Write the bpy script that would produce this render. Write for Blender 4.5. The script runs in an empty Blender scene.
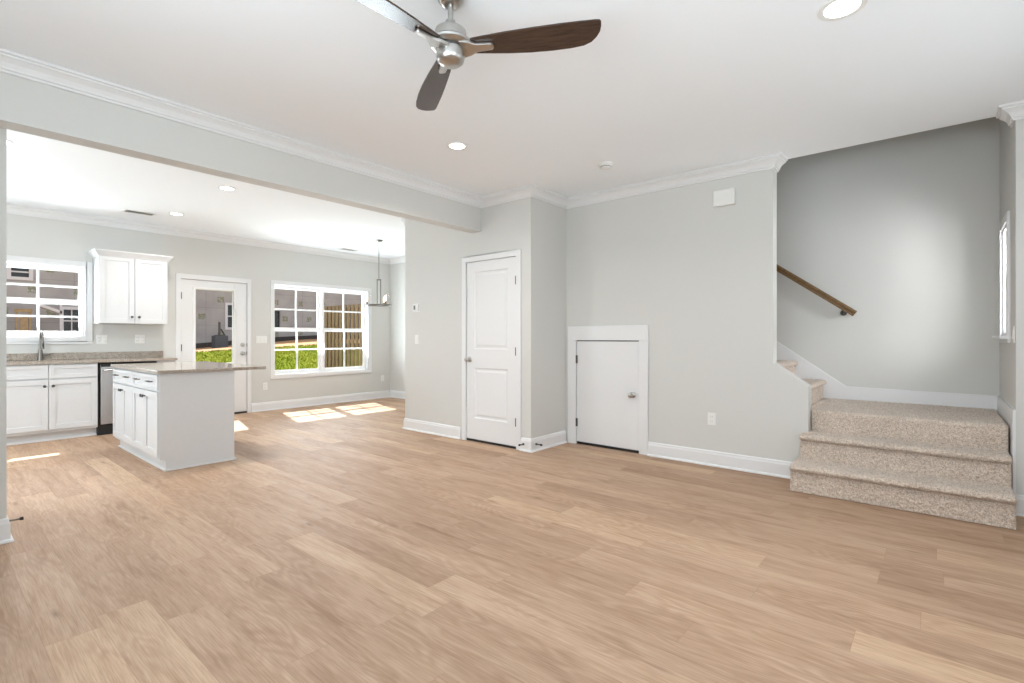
import bpy, bmesh, math, random
from mathutils import Vector, Matrix, noise
random.seed(7)
PI = math.pi
S = bpy.context.scene
COL = S.collection

# ------------------------------------------------------------------ camera, sky, sun, window light, added fill, exposure
cam = bpy.data.objects.new('camera', bpy.data.cameras.new('camera'))
COL.objects.link(cam)
cam.location = (0, 0, 1.2)
cam.rotation_euler = (PI/2, 0, math.atan2(.645, .764) - PI/2)
cam.data.sensor_width = 36
cam.data.lens = 502.05/1024*36
cam.data.shift_y = -4.06/1024
cam.data.clip_start = .02
S.camera = cam
S.view_settings.view_transform = 'Standard'
S.view_settings.look = 'None'
S.view_settings.exposure = 0.29
S.view_settings.gamma = 1
S.view_settings.use_curve_mapping = False
S.cycles.max_bounces = 14
S.cycles.diffuse_bounces = 8
S.cycles.glossy_bounces = 4
S.cycles.transparent_max_bounces = 16
S.cycles.sample_clamp_indirect = 6
S.cycles.use_denoising = True
S.cycles.caustics_refractive = False
S.cycles.caustics_reflective = False

W = bpy.data.worlds.new('sky'); S.world = W; W.use_nodes = True
wn = W.node_tree.nodes; wl = W.node_tree.links
sky = wn.new('ShaderNodeTexSky')
sky.sky_type = 'HOSEK_WILKIE'
sky.sun_direction = Vector((.25, 1, 1.2)).normalized()
sky.turbidity = 3
haze = wn.new('ShaderNodeMix'); haze.data_type = 'RGBA'
haze.inputs[0].default_value = .75; haze.inputs[7].default_value = (.135, .130, .124, 1)
wl.new(sky.outputs[0], haze.inputs[6])
wn['Background'].inputs['Strength'].default_value = 7.4
wl.new(haze.outputs[2], wn['Background'].inputs[0])

def light(name, kind, loc, power, color=(1, 1, 1), aim=None, **kw):
    d = bpy.data.lights.new(name, kind); d.energy = power; d.color = color
    for k, v in kw.items(): setattr(d, k, v)
    o = bpy.data.objects.new(name, d); COL.objects.link(o); o.location = loc
    if aim is not None: o.rotation_euler = Vector(aim).to_track_quat('-Z', 'Y').to_euler()
    return o
light('sun', 'SUN', (6, 20, 20), 8.5, (1, .96, .89), (-.25, -1, -1.2), angle=.007)
# added fill lamps at invented front, side and kitchen-left windows; daylight at visible windows
COOL = (.82, .945, 1.03); COOLER = (.84, .95, 1.02)
light('added_fill_front', 'AREA', (0.6, -.97, 1.5), 17, COOL, (0, 1, .7), shape='RECTANGLE', size=1.7, size_y=1.6)
light('added_fill_front', 'AREA', (3.2, -.97, 1.5), 6, COOL, (0, 1, .7), shape='RECTANGLE', size=1.7, size_y=1.6)
light('added_fill_side', 'AREA', (-.97, .6, 1.5), 86, COOL, (1, .05, 1.3), shape='RECTANGLE', size=2.6, size_y=1.6)
light('added_fill_kitchen', 'AREA', (-1.97, 5.9, 1.5), 72, COOLER, (1, .12, .5), shape='RECTANGLE', size=2.1, size_y=1.7)
light('daylight_sink_window', 'AREA', (.97, 8.78, 1.65), 34, COOLER, (0, -1, .8), shape='RECTANGLE', size=.8, size_y=.8)
light('daylight_dining_window', 'AREA', (4.75, 8.80, 1.35), 105, COOLER, (0, -1, .75), shape='RECTANGLE', size=1.8, size_y=1.4)
light('daylight_stair_window', 'AREA', (5.45, -1.25, 1.66), 50, (.97, .98, 1), (.3, 1, 0), shape='RECTANGLE', size=.9, size_y=.45)
light('daylight_stair_window', 'AREA', (5.42, -.80, 1.66), 22, (.97, .98, 1), (.3, 1, 0), shape='RECTANGLE', size=.8, size_y=.5)

# ------------------------------------------------------------------ materials
MATS = {}
def nm(name):
    m = bpy.data.materials.new(name); m.use_nodes = True; MATS[name] = m
    return m, m.node_tree.nodes, m.node_tree.links, m.node_tree.nodes['Principled BSDF']
def setp(b, **k):
    for a, v in k.items():
        b.inputs[a.replace('_', ' ')].default_value = v
def coords(n, l, scale=(1, 1, 1), kind='Object'):
    t = n.new('ShaderNodeTexCoord'); mp = n.new('ShaderNodeMapping')
    mp.inputs['Scale'].default_value = scale
    l.new(t.outputs[kind], mp.inputs[0]); return mp.outputs[0]
def noise_n(n, l, vec, scale, detail=3, rough=.55):
    t = n.new('ShaderNodeTexNoise'); t.inputs['Scale'].default_value = scale
    t.inputs['Detail'].default_value = detail; t.inputs['Roughness'].default_value = rough
    if vec is not None: l.new(vec, t.inputs['Vector'])
    return t.outputs['Fac']
def ramp(n, l, fac, stops):
    r = n.new('ShaderNodeValToRGB')
    while len(r.color_ramp.elements) < len(stops): r.color_ramp.elements.new(.5)
    for e, (p, c) in zip(r.color_ramp.elements, stops):
        e.position = p; e.color = (*c, 1)
    l.new(fac, r.inputs[0]); return r.outputs[0]
def bump(n, l, h, b, strength=.2, dist=.002):
    k = n.new('ShaderNodeBump'); k.inputs['Strength'].default_value = strength; k.inputs['Distance'].default_value = dist
    l.new(h, k.inputs['Height']); l.new(k.outputs[0], b.inputs['Normal'])
def mth(n, l, op, a, b=None, c=None):
    k = n.new('ShaderNodeMath'); k.operation = op
    for i, v in enumerate((a, b, c)):
        if v is None: continue
        if isinstance(v, (int, float)): k.inputs[i].default_value = v
        else: l.new(v, k.inputs[i])
    return k.outputs[0]
def mix(n, l, fac, a, b, mode='MIX'):
    k = n.new('ShaderNodeMix'); k.data_type = 'RGBA'; k.blend_type = mode
    for s, v in ((0, fac), (6, a), (7, b)):
        if isinstance(v, (int, float)): k.inputs[s].default_value = v
        elif isinstance(v, tuple): k.inputs[s].default_value = (*v, 1)
        else: l.new(v, k.inputs[s])
    return k.outputs[2]

def plain(name, col, rough=.5, metal=0, var=.03, nscale=40, bstr=.03, **k):
    m, n, l, b = nm(name)
    v = noise_n(n, l, coords(n, l), nscale)
    lo = tuple(c*(1-var) for c in col); hi = tuple(min(1, c*(1+var)) for c in col)
    l.new(ramp(n, l, v, [(.3, lo), (.7, hi)]), b.inputs['Base Color'])
    setp(b, Roughness=rough, Metallic=metal, **k)
    if bstr: bump(n, l, v, b, bstr)
    return m
plain('wall_paint', (.635, .635, .612), .7, var=.008, nscale=120, bstr=.04)
plain('ceiling_paint', (.885, .92, .955), .85, var=.006, nscale=150, bstr=.04)
plain('trim_white', (.765, .77, .775), .38, var=.006, bstr=.0)
plain('cabinet_white', (.66, .67, .68), .35, var=.008, bstr=.0)
plain('plastic_white', (.80, .80, .78), .4, var=.005, bstr=0)
plain('vinyl_white', (.84, .84, .84), .35, var=.004, bstr=0)
plain('black_gap', (.012, .012, .012), .6, bstr=0)
plain('dark_metal', (.10, .098, .095), .38, metal=.8, bstr=0)
plain('screen_grey', (.10, .105, .10), .3, bstr=0)
plain('slot_grey', (.28, .28, .28), .5, bstr=0)
plain('foundation', (.045, .04, .038), .9)
plain('unit_grey', (.075, .085, .10), .6)
plain('threshold_bronze', (.06, .055, .05), .45, metal=.5)
plain('sill_trim_far', (.62, .63, .65), .6)
plain('dark_pane', (.018, .018, .02), .15)
plain('rough_lumber', (.36, .27, .15), .8, var=.2, nscale=9)
plain('dark_stuff', (.022, .02, .02), .8)

def brushed(name, col, rough, sc):
    m, n, l, b = nm(name)
    v = noise_n(n, l, coords(n, l, sc), 60, 4)
    l.new(ramp(n, l, v, [(.25, tuple(c*.86 for c in col)), (.75, col)]), b.inputs['Base Color'])
    setp(b, Metallic=1.0, Roughness=rough); bump(n, l, v, b, .05, .0005)
brushed('brushed_nickel', (.54, .525, .50), .28, (1, 1, 12))
brushed('satin_nickel', (.22, .205, .185), .38, (1, 1, 12))
brushed('stainless', (.70, .70, .71), .33, (14, 14, .5))

# floor: vinyl oak planks running along Y
m, n, l, b = nm('oak_planks')
tc = n.new('ShaderNodeTexCoord'); sp = n.new('ShaderNodeSeparateXYZ'); l.new(tc.outputs['Object'], sp.inputs[0])
PWD, PLN = .18, 1.25
xr = mth(n, l, 'DIVIDE', mth(n, l, 'ADD', sp.outputs[0], 0.042), PWD); row = mth(n, l, 'FLOOR', xr); fx = mth(n, l, 'FRACT', xr)
wn1 = n.new('ShaderNodeTexWhiteNoise'); wn1.noise_dimensions = '1D'; l.new(row, wn1.inputs['W'])
yr = mth(n, l, 'ADD', mth(n, l, 'DIVIDE', sp.outputs[1], PLN), wn1.outputs['Value']); cl = mth(n, l, 'FLOOR', yr); fy = mth(n, l, 'FRACT', yr)
cmb = n.new('ShaderNodeCombineXYZ'); l.new(row, cmb.inputs[0]); l.new(cl, cmb.inputs[1])
wn2 = n.new('ShaderNodeTexWhiteNoise'); wn2.noise_dimensions = '2D'; l.new(cmb.outputs[0], wn2.inputs['Vector'])
rnd = wn2.outputs['Value']
gv = n.new('ShaderNodeCombineXYZ')
l.new(mth(n, l, 'ADD', sp.outputs[0], mth(n, l, 'MULTIPLY', rnd, 71)), gv.inputs[0])
l.new(mth(n, l, 'ADD', sp.outputs[1], mth(n, l, 'MULTIPLY', rnd, 37)), gv.inputs[1])
l.new(mth(n, l, 'MULTIPLY', rnd, 13), gv.inputs[2])
def scaled(v): 
    k = n.new('ShaderNodeVectorMath'); k.operation = 'MULTIPLY'; k.inputs[1].default_value = v; l.new(gv.outputs[0], k.inputs[0]); return k.outputs[0]
g1 = noise_n(n, l, scaled((16, 1.5, 1)), 1.0, 5, .62)              # broad streaks along the board
g2 = noise_n(n, l, scaled((190, 6, 1)), 1.0, 3, .65)               # fine grain
cn = noise_n(n, l, scaled((6.5, 1.3, 1)), 1.0, 2, .4)              # cathedral figure: contour lines of a slow field
cath = mth(n, l, 'MULTIPLY_ADD', mth(n, l, 'SINE', mth(n, l, 'MULTIPLY', cn, 95)), .5, .5)
cmask = ramp(n, l, noise_n(n, l, scaled((3, .9, 1)), 1.3, 1, .5), [(.42, (0, 0, 0)), (.60, (1, 1, 1))])
vo = n.new('ShaderNodeTexVoronoi'); vo.inputs['Scale'].default_value = 1.0; l.new(scaled((6.5, 1.7, 1)), vo.inputs['Vector'])
kn = mth(n, l, 'ADD', vo.outputs['Distance'], mth(n, l, 'MULTIPLY', mth(n, l, 'SUBTRACT', g1, .5), .10))
ksep = n.new('ShaderNodeSeparateColor'); l.new(vo.outputs['Color'], ksep.inputs[0])
kmask = mth(n, l, 'MULTIPLY', ramp(n, l, kn, [(.02, (1, 1, 1)), (.075, (.35, .35, .35)), (.14, (0, 0, 0))]), mth(n, l, 'GREATER_THAN', ksep.outputs[0], .45))
pm = ramp(n, l, noise_n(n, l, scaled((17, 2.0, 1)), 1.0, 3, .6), [(.575, (0, 0, 0)), (.68, (1, 1, 1))])
base = ramp(n, l, g1, [(.25, (.33, .205, .130)), (.45, (.425, .285, .192)), (.58, (.475, .328, .228)), (.78, (.545, .398, .288))])
base = mix(n, l, .42, base, ramp(n, l, g2, [(.32, (.28, .168, .102)), (.60, (.54, .385, .275))]))
base = mix(n, l, mth(n, l, 'MULTIPLY', mth(n, l, 'MULTIPLY', cath, cmask), .34), base, (.30, .175, .105))
base = mix(n, l, mth(n, l, 'MULTIPLY', pm, .42), base, (.25, .14, .082))
tone = ramp(n, l, rnd, [(0, (.86, .82, .79)), (.35, (.97, .955, .94)), (.72, (1.02, 1.01, 1.0)), (.86, (1.08, 1.09, 1.08)), (1, (1.24, 1.26, 1.22))])
base = mix(n, l, .9, base, tone, 'MULTIPLY')
base = mix(n, l, mth(n, l, 'MULTIPLY', kmask, .62), base, (.15, .085, .05))
ex = mth(n, l, 'MULTIPLY', mth(n, l, 'MINIMUM', fx, mth(n, l, 'SUBTRACT', 1, fx)), PWD)
ey = mth(n, l, 'MULTIPLY', mth(n, l, 'MINIMUM', fy, mth(n, l, 'SUBTRACT', 1, fy)), PLN)
seam = mth(n, l, 'LESS_THAN', mth(n, l, 'MINIMUM', ex, ey), .0009)
base = mix(n, l, mth(n, l, 'MULTIPLY', seam, .40), base, (.20, .12, .075))
l.new(base, b.inputs['Base Color'])
l.new(ramp(n, l, g1, [(.3, (.62, .62, .62)), (.7, (.54, .54, .54))]), b.inputs['Roughness'])
hgt = mth(n, l, 'SUBTRACT', mth(n, l, 'MULTIPLY', g2, .25), seam); bump(n, l, hgt, b, .15, .001)
b.inputs['Specular IOR Level'].default_value = .28

# carpet
m, n, l, b = nm('carpet')
v = coords(n, l); a1 = noise_n(n, l, v, 120, 2, .75); a2 = noise_n(n, l, v, 48, 3, .6); a3 = noise_n(n, l, v, 5, 2)
c = ramp(n, l, a1, [(.33, (.17, .13, .10)), (.44, (.46, .375, .305)), (.56, (.74, .635, .54)), (.70, (.92, .82, .72))])
c = mix(n, l, .33, c, ramp(n, l, a2, [(.36, (.33, .265, .21)), (.64, (.78, .68, .59))]))
c = mix(n, l, .25, c, ramp(n, l, a3, [(.35, (.50, .415, .34)), (.65, (.66, .565, .48))]))
l.new(c, b.inputs['Base Color']); setp(b, Roughness=.95)
b.inputs['Specular IOR Level'].default_value = .1
b.inputs['Sheen Weight'].default_value = .25
bump(n, l, mth(n, l, 'ADD', a1, a2), b, .55, .005)

# granite
m, n, l, b = nm('granite')
v = coords(n, l); a1 = noise_n(n, l, v, 110, 4, .7); a2 = noise_n(n, l, v, 28, 3, .6)
c = ramp(n, l, a1, [(.30, (.06, .045, .035)), (.42, (.24, .195, .155)), (.55, (.44, .385, .33)), (.72, (.62, .57, .51))])
c = mix(n, l, .4, c, ramp(n, l, a2, [(.35, (.26, .215, .175)), (.65, (.50, .445, .385))]))
l.new(c, b.inputs['Base Color']); setp(b, Roughness=.12)

# dark walnut fan blade, oiled oak rail, fence boards
def woodm(name, lo, hi, sc, rough, bs=.15):
    m, n, l, b = nm(name)
    g = noise_n(n, l, coords(n, l, sc), 6, 6, .65)
    l.new(ramp(n, l, g, [(.3, lo), (.7, hi)]), b.inputs['Base Color']); setp(b, Roughness=rough)
    if bs: bump(n, l, g, b, bs, .001)
m = woodm('walnut_blade', (.022, .012, .008), (.070, .040, .027), (2, 26, 26), .24, 0)
MATS['walnut_blade'].node_tree.nodes['Principled BSDF'].inputs['Specular IOR Level'].default_value = .5
woodm('rail_wood', (.11, .058, .024), (.26, .155, .07), (20, 2, 20), .4)
woodm('fence_wood', (.19, .12, .068), (.34, .235, .145), (9, 9, .8), .8)
woodm('fence_wood_rear_shade', (.05, .03, .016), (.10, .062, .036), (9, 9, .8), .85)  # darkened copy for the rear: shade of the board gaps put into the colour

# ground
m, n, l, b = nm('grass')
v = coords(n, l); a1 = noise_n(n, l, v, 9, 4, .7); a2 = noise_n(n, l, v, .9, 2)
c = ramp(n, l, a1, [(.3, (.06, .095, .003)), (.5, (.15, .19, .006)), (.7, (.25, .265, .018))])
c = mix(n, l, .3, c, ramp(n, l, a2, [(.4, (.10, .155, .006)), (.62, (.22, .225, .03))]))
l.new(c, b.inputs['Base Color']); setp(b, Roughness=.95); b.inputs['Specular IOR Level'].default_value = .05; bump(n, l, a1, b, .4, .03)
m, n, l, b = nm('soil')
v = coords(n, l); a1 = noise_n(n, l, v, 3, 4, .7)
l.new(ramp(n, l, a1, [(.3, (.34, .18, .075)), (.7, (.52, .31, .155))]), b.inputs['Base Color']); setp(b, Roughness=.95)

# wrapped sheathing of the house behind: grey sheets, taped seams, small olive printed marks
m, n, l, b = nm('house_wrap')
tc = n.new('ShaderNodeTexCoord'); sp = n.new('ShaderNodeSeparateXYZ'); l.new(tc.outputs['Object'], sp.inputs[0])
def cell(axis, size, off):
    q = mth(n, l, 'DIVIDE', mth(n, l, 'ADD', sp.outputs[axis], off), size); return mth(n, l, 'FLOOR', q), mth(n, l, 'FRACT', q)
rz, fz = cell(2, .95, .2)
half = mth(n, l, 'MULTIPLY', mth(n, l, 'MODULO', rz, 2), .62)
qx = mth(n, l, 'ADD', mth(n, l, 'DIVIDE', sp.outputs[0], 1.5), half); fxx = mth(n, l, 'FRACT', qx)
dx = mth(n, l, 'ABSOLUTE', mth(n, l, 'SUBTRACT', fxx, .5)); dz = mth(n, l, 'ABSOLUTE', mth(n, l, 'SUBTRACT', fz, .5))
box = mth(n, l, 'MULTIPLY', mth(n, l, 'LESS_THAN', dx, .11), mth(n, l, 'LESS_THAN', dz, .16))
blot = mth(n, l, 'GREATER_THAN', noise_n(n, l, coords(n, l), 11, 2), .47)
mark = mth(n, l, 'MULTIPLY', box, blot)
sh = noise_n(n, l, coords(n, l), .8, 3)
c = ramp(n, l, sh, [(.35, (.31, .305, .305)), (.65, (.385, .38, .375))])
c = mix(n, l, mth(n, l, 'MULTIPLY', mark, .75), c, (.15, .18, .06))
seam = mth(n, l, 'MAXIMUM', mth(n, l, 'LESS_THAN', fz, .022), mth(n, l, 'LESS_THAN', mth(n, l, 'FRACT', mth(n, l, 'DIVIDE', sp.outputs[0], 2.7)), .01))
c = mix(n, l, mth(n, l, 'MULTIPLY', seam, .6), c, (.20, .205, .22))
l.new(c, b.inputs['Base Color']); setp(b, Roughness=.7)

# window glass: clear pane with faint reflection
def glass(name, k_):
    m = bpy.data.materials.new(name); m.use_nodes = True; MATS[name] = m
    n, l = m.node_tree.nodes, m.node_tree.links
    for x in list(n):
        if x.type != 'OUTPUT_MATERIAL': n.remove(x)
    tr = n.new('ShaderNodeBsdfTransparent'); gl = n.new('ShaderNodeBsdfGlossy'); gl.inputs['Roughness'].default_value = .02
    lw = n.new('ShaderNodeLayerWeight'); lw.inputs['Blend'].default_value = .12
    mx = n.new('ShaderNodeMixShader'); l.new(mth(n, l, 'MULTIPLY', lw.outputs['Fresnel'], k_), mx.inputs[0]); l.new(tr.outputs[0], mx.inputs[1]); l.new(gl.outputs[0], mx.inputs[2])
    l.new(mx.outputs[0], n['Material Output'].inputs[0])
glass('clear_glass', .5)
glass('globe_glass', .07)

def emit(name, col, s):
    m, n, l, b = nm(name); setp(b, Roughness=.5); b.inputs['Base Color'].default_value = (.8, .8, .8, 1)
    b.inputs['Emission Color'].default_value = (*col, 1); b.inputs['Emission Strength'].default_value = s
emit('lamp_white', (1, .97, .92), 6)
emit('bulb_warm', (1, .74, .48), 1.6)

# ------------------------------------------------------------------ mesh helpers
class MB:
    def __init__(s): s.v = []; s.f = []; s.smooth = False
    def add(s, vs, fs):
        o = len(s.v); s.v += [tuple(p) for p in vs]; s.f += [tuple(i+o for i in f) for f in fs]; return s
    def box(s, a, b, P=None):
        (x0, y0, z0), (x1, y1, z1) = a, b
        vs = [(x0, y0, z0), (x1, y0, z0), (x1, y1, z0), (x0, y1, z0), (x0, y0, z1), (x1, y0, z1), (x1, y1, z1), (x0, y1, z1)]
        if P: vs = [P(*q) for q in vs]
        return s.add(vs, [(0, 3, 2, 1), (4, 5, 6, 7), (0, 1, 5, 4), (1, 2, 6, 5), (2, 3, 7, 6), (3, 0, 4, 7)])
    def prism(s, pts, d0, d1, P):
        k = len(pts); vs = [P(a, b_, d0) for a, b_ in pts] + [P(a, b_, d1) for a, b_ in pts]
        return s.add(vs, [tuple(range(k)), tuple(range(2*k-1, k-1, -1))] + [(i, i+k, (i+1) % k+k, (i+1) % k) for i in range(k)])
    def lathe(s, prof, c, axis='z', n=32):
        vs = []; fs = []; c = Vector(c); k = len(prof)
        for j in range(n):
            t = 2*PI*j/n
            for r, h in prof:
                p = {'z': (r*math.cos(t), r*math.sin(t), h), 'y': (r*math.cos(t), h, r*math.sin(t)), 'x': (h, r*math.cos(t), r*math.sin(t))}[axis]
                vs.append(c + Vector(p))
        for j in range(n):
            for i in range(k-1):
                fs.append((j*k+i, ((j+1) % n)*k+i, ((j+1) % n)*k+i+1, j*k+i+1))
        s.add(vs, fs); o = len(s.v)-len(vs)
        for i in (0, k-1):
            if prof[i][0] > 1e-6: s.f.append(tuple(o+j*k+i for j in (range(n) if i else range(n-1, -1, -1))))
        s.smooth = True; return s
    def tube(s, pts, r, n=10):
        pts = [Vector(p) for p in pts]; k = len(pts); vs = []; fs = []
        rr = r if isinstance(r, (list, tuple)) else [r]*k
        up = Vector((0, 0, 1)); u = None
        for i, p in enumerate(pts):
            d = (pts[min(i+1, k-1)]-pts[max(i-1, 0)]).normalized()
            if u is None: u = d.cross(up if abs(d.z) < .9 else Vector((1, 0, 0))).normalized()
            u = (u-d*u.dot(d)).normalized(); w = d.cross(u)
            for j in range(n):
                t = 2*PI*j/n; vs.append(p+(u*math.cos(t)+w*math.sin(t))*rr[i])
        for i in range(k-1):
            for j in range(n): fs.append((i*n+j, i*n+(j+1) % n, (i+1)*n+(j+1) % n, (i+1)*n+j))
        fs += [tuple(range(n-1, -1, -1)), tuple((k-1)*n+j for j in range(n))]
        s.add(vs, fs); s.smooth = True; return s
    def sweep(s, prof, path, closed=False):
        """profile of (distance from wall, height) along a floor plan path; the room is on the right of the heading"""
        P2 = [Vector(p) for p in path]; k = len(P2); m_ = len(prof); vs = []; fs = []
        def nrm(a, b_): d = (b_-a).normalized(); return Vector((d.y, -d.x))
        for i, p in enumerate(P2):
            n0 = nrm(P2[i-1], p) if i else nrm(p, P2[1])
            n1 = nrm(p, P2[i+1]) if i < k-1 else n0
            w = (n0+n1)/(1+n0.dot(n1))
            for d, h in prof: q = p+w*d; vs.append((q.x, q.y, h))
        for i in range(k-1):
            for j in range(m_): fs.append((i*m_+j, (i+1)*m_+j, (i+1)*m_+(j+1) % m_, i*m_+(j+1) % m_))
        fs += [tuple(range(m_-1, -1, -1)), tuple((k-1)*m_+j for j in range(m_))]
        return s.add(vs, fs)
    def sphere(s, c, r, nu=20, nv=12, sq=(1, 1, 1)):
        prof = [(r*math.sin(PI*i/nv), -r*math.cos(PI*i/nv)) for i in range(nv+1)]
        prof[0] = (0, prof[0][1]); prof[-1] = (0, prof[-1][1])
        a = len(s.v); s.lathe(prof, (0, 0, 0), n=nu)
        for i in range(a, len(s.v)):
            x, y, z = s.v[i]; s.v[i] = (c[0]+x*sq[0], c[1]+y*sq[1], c[2]+z*sq[2])
        return s

def wloc(o):
    p = Vector((0, 0, 0))
    while o is not None: p += Vector(o.location); o = o.parent
    return p
def build(name, mb, mat, parent=None, loc=None, bevel=0, smooth=None):
    """links the collected shapes as ONE object; vertices are given in world space and kept relative to its parent (or to loc)"""
    off = wloc(parent) if parent is not None else Vector(loc or (0, 0, 0))
    me = bpy.data.meshes.new(name)
    me.from_pydata([Vector(v)-off for v in mb.v], [], mb.f); me.materials.append(MATS[mat])
    bm = bmesh.new(); bm.from_mesh(me); bmesh.ops.remove_doubles(bm, verts=bm.verts, dist=1e-6); bmesh.ops.recalc_face_normals(bm, faces=bm.faces); bm.to_mesh(me); bm.free()
    o = bpy.data.objects.new(name, me); COL.objects.link(o)
    if parent is not None: o.parent = parent
    elif loc is not None: o.location = loc
    if mb.smooth if smooth is None else smooth:
        me.polygons.foreach_set('use_smooth', [True]*len(me.polygons))
        e = o.modifiers.new('edges', 'EDGE_SPLIT'); e.split_angle = math.radians(38)
    if bevel:
        q = o.modifiers.new('bevel', 'BEVEL'); q.width = bevel; q.segments = 2; q.limit_method = 'ANGLE'; q.angle_limit = math.radians(40)
    return o
def tag(o, label=None, cat=None, group=None, kind=None):
    for k, v in (('label', label), ('category', cat), ('group', group), ('kind', kind)):
        if v: o[k] = v
    return o
def thing(name, loc, label=None, cat=None, group=None, kind=None):
    o = bpy.data.objects.new(name, None); COL.objects.link(o); o.location = loc; o.empty_display_size = .1
    return tag(o, label, cat, group, kind)
def struct(name, mb, mat, label, cat, bevel=0):
    return tag(build(name, mb, mat, bevel=bevel), label, cat, kind='structure')
def copy_tree(o, parent=None):
    c = o.copy(); COL.objects.link(c)
    if parent is not None: c.parent = parent
    for ch in list(o.children): copy_tree(ch, c)
    return c
def cells(mb, u0, u1, v0, v1, holes, d0, d1, P):
    """a wall slab with rectangular openings"""
    us = sorted({u0, u1, *[h[0] for h in holes], *[h[1] for h in holes]}); vs = sorted({v0, v1, *[h[2] for h in holes], *[h[3] for h in holes]})
    for a, b_ in zip(us, us[1:]):
        run = None
        for c, d in zip(vs, vs[1:]):
            if any(h[0] <= a and b_ <= h[1] and h[2] <= c and d <= h[3] for h in holes): 
                if run: mb.box((a, run[0], d0), (b_, run[1], d1), P); run = None
            else: run = (run[0], d) if run else (c, d)
        if run: mb.box((a, run[0], d0), (b_, run[1], d1), P)
    return mb
PXm = lambda X: (lambda u, v, d: (X+d, u, v))      # plane X = const: u is Y, v is Z
PYm = lambda Y: (lambda u, v, d: (u, Y+d, v))      # plane Y = const: u is X

# ------------------------------------------------------------------ the room
CZ = 2.77
BY = 8.4           # kitchen back wall
struct('floor', MB().box((-2.1, -1.12, -.12), (6.27, 8.55, 0)), 'oak_planks', 'light oak plank floor running through living room and kitchen', 'floor')
struct('ceiling', MB().box((-1.12, -1.12, CZ), (4.945, 3.96, CZ+.14)).box((-2.1, 3.96, CZ), (6.27, 8.55, CZ+.14)), 'ceiling_paint', 'smooth white ceiling over living room and kitchen', 'ceiling')
mb = cells(MB(), -2.1, 6.27, 0, CZ, [(3.82, 5.64, .575, 2.09), (2.455, 3.405, 0, 2.072), (.525, 1.41, 1.21, 2.11)], 0, .15, PYm(BY))
struct('wall_kitchen_back', mb, 'wall_paint', 'grey kitchen back wall with two windows and a glazed door', 'wall')
struct('wall_kitchen_right', MB().box((6.15, 5.22, 0), (6.27, 8.4, CZ)), 'wall_paint', 'short grey wall at right of the dining corner', 'wall')
struct('wall_kitchen_left', cells(MB(), 4.75, 8.4, 0, CZ, [(4.85, 6.95, .65, 2.35)], -.1, 0, PXm(-2.0)), 'wall_paint', 'grey wall at left end of kitchen', 'wall')
struct('wall_closet', cells(MB(), 3.24, 5.22, 0, CZ, [(3.417, 4.21, 0, 2.083)], 0, .12, PXm(4.145)), 'wall_paint', 'grey wall that holds the white two panel closet door', 'wall')
struct('wall_closet_return', MB().box((4.265, 3.24, 0), (4.805, 3.36, CZ)), 'wall_paint', 'narrow grey wall return between closet door and small door', 'wall')
struct('wall_closet_back', MB().box((4.145, 5.22, 0), (6.15, 5.34, CZ)), 'wall_paint', 'grey wall facing the dining corner', 'wall')
mb = cells(MB(), 1.085, 3.36, 0, CZ, [(2.327, 3.112, 0, 1.178)], 0, .14, PXm(4.805))
mb.prism([(1.085, 0), (1.085, .978), (.815, .785), (.815, 0)], 0, .14, PXm(4.805))
struct('wall_stair', mb, 'wall_paint', 'grey wall with small understair door, stepping down as a sloped knee wall', 'wall')
struct('wall_stair_right', MB().box((4.805, -1.12, 0), (4.945, -.414, CZ)), 'wall_paint', 'sliver of grey wall right of the stair opening', 'wall')
struct('wall_landing_right', cells(MB(), 4.945, 6.06, 0, 5.4, [(5.17, 5.64, 1.22, 2.06)], -.12, 0, PYm(-.414)), 'wall_paint', 'grey stairwell wall with small window, right of landing', 'wall')
struct('wall_stairwell', MB().box((5.94, -.414, 0), (6.06, 5.22, 5.4)), 'wall_paint', 'tall grey stairwell wall behind the landing and handrail', 'wall')
struct('wall_stairwell_upper', MB().box((4.805, -.414, CZ+.14), (4.945, 5.22, 5.4)).box((4.945, 5.1, 2.4), (5.94, 5.22, 5.4)), 'wall_paint', 'upper stairwell wall above the living room ceiling', 'wall')
struct('ceiling_stairwell', MB().box((4.805, -.525, 5.4), (6.06, 5.22, 5.5)), 'ceiling_paint', 'ceiling at top of the stairwell', 'ceiling')
struct('wall_living_left', cells(MB(), -1.0, 4.17, 0, CZ, [(-.7, 1.9, .7, 2.3)], -.12, 0, PXm(-1.0)), 'wall_paint', 'living room wall behind the camera at left', 'wall')
struct('wall_living_front', cells(MB(), -1.12, 4.805, 0, CZ, [(-.25, 1.45, .7, 2.3), (2.35, 4.05, .7, 2.3)], -.12, 0, PYm(-1.0)), 'wall_paint', 'living room front wall behind the camera', 'wall')
struct('wall_stub', MB().box((-2.1, 4.17, 0), (.338, 4.75, CZ)).box((-2.1, 4.11, 2.407), (.29, 4.17, CZ)), 'wall_paint', 'grey wall end at left edge of the kitchen opening', 'wall')
struct('wall_header', MB().box((-2.1, 3.96, 2.407), (4.145, 4.11, CZ)), 'wall_paint', 'grey dropped header beam between living room and kitchen', 'wall')

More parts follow.
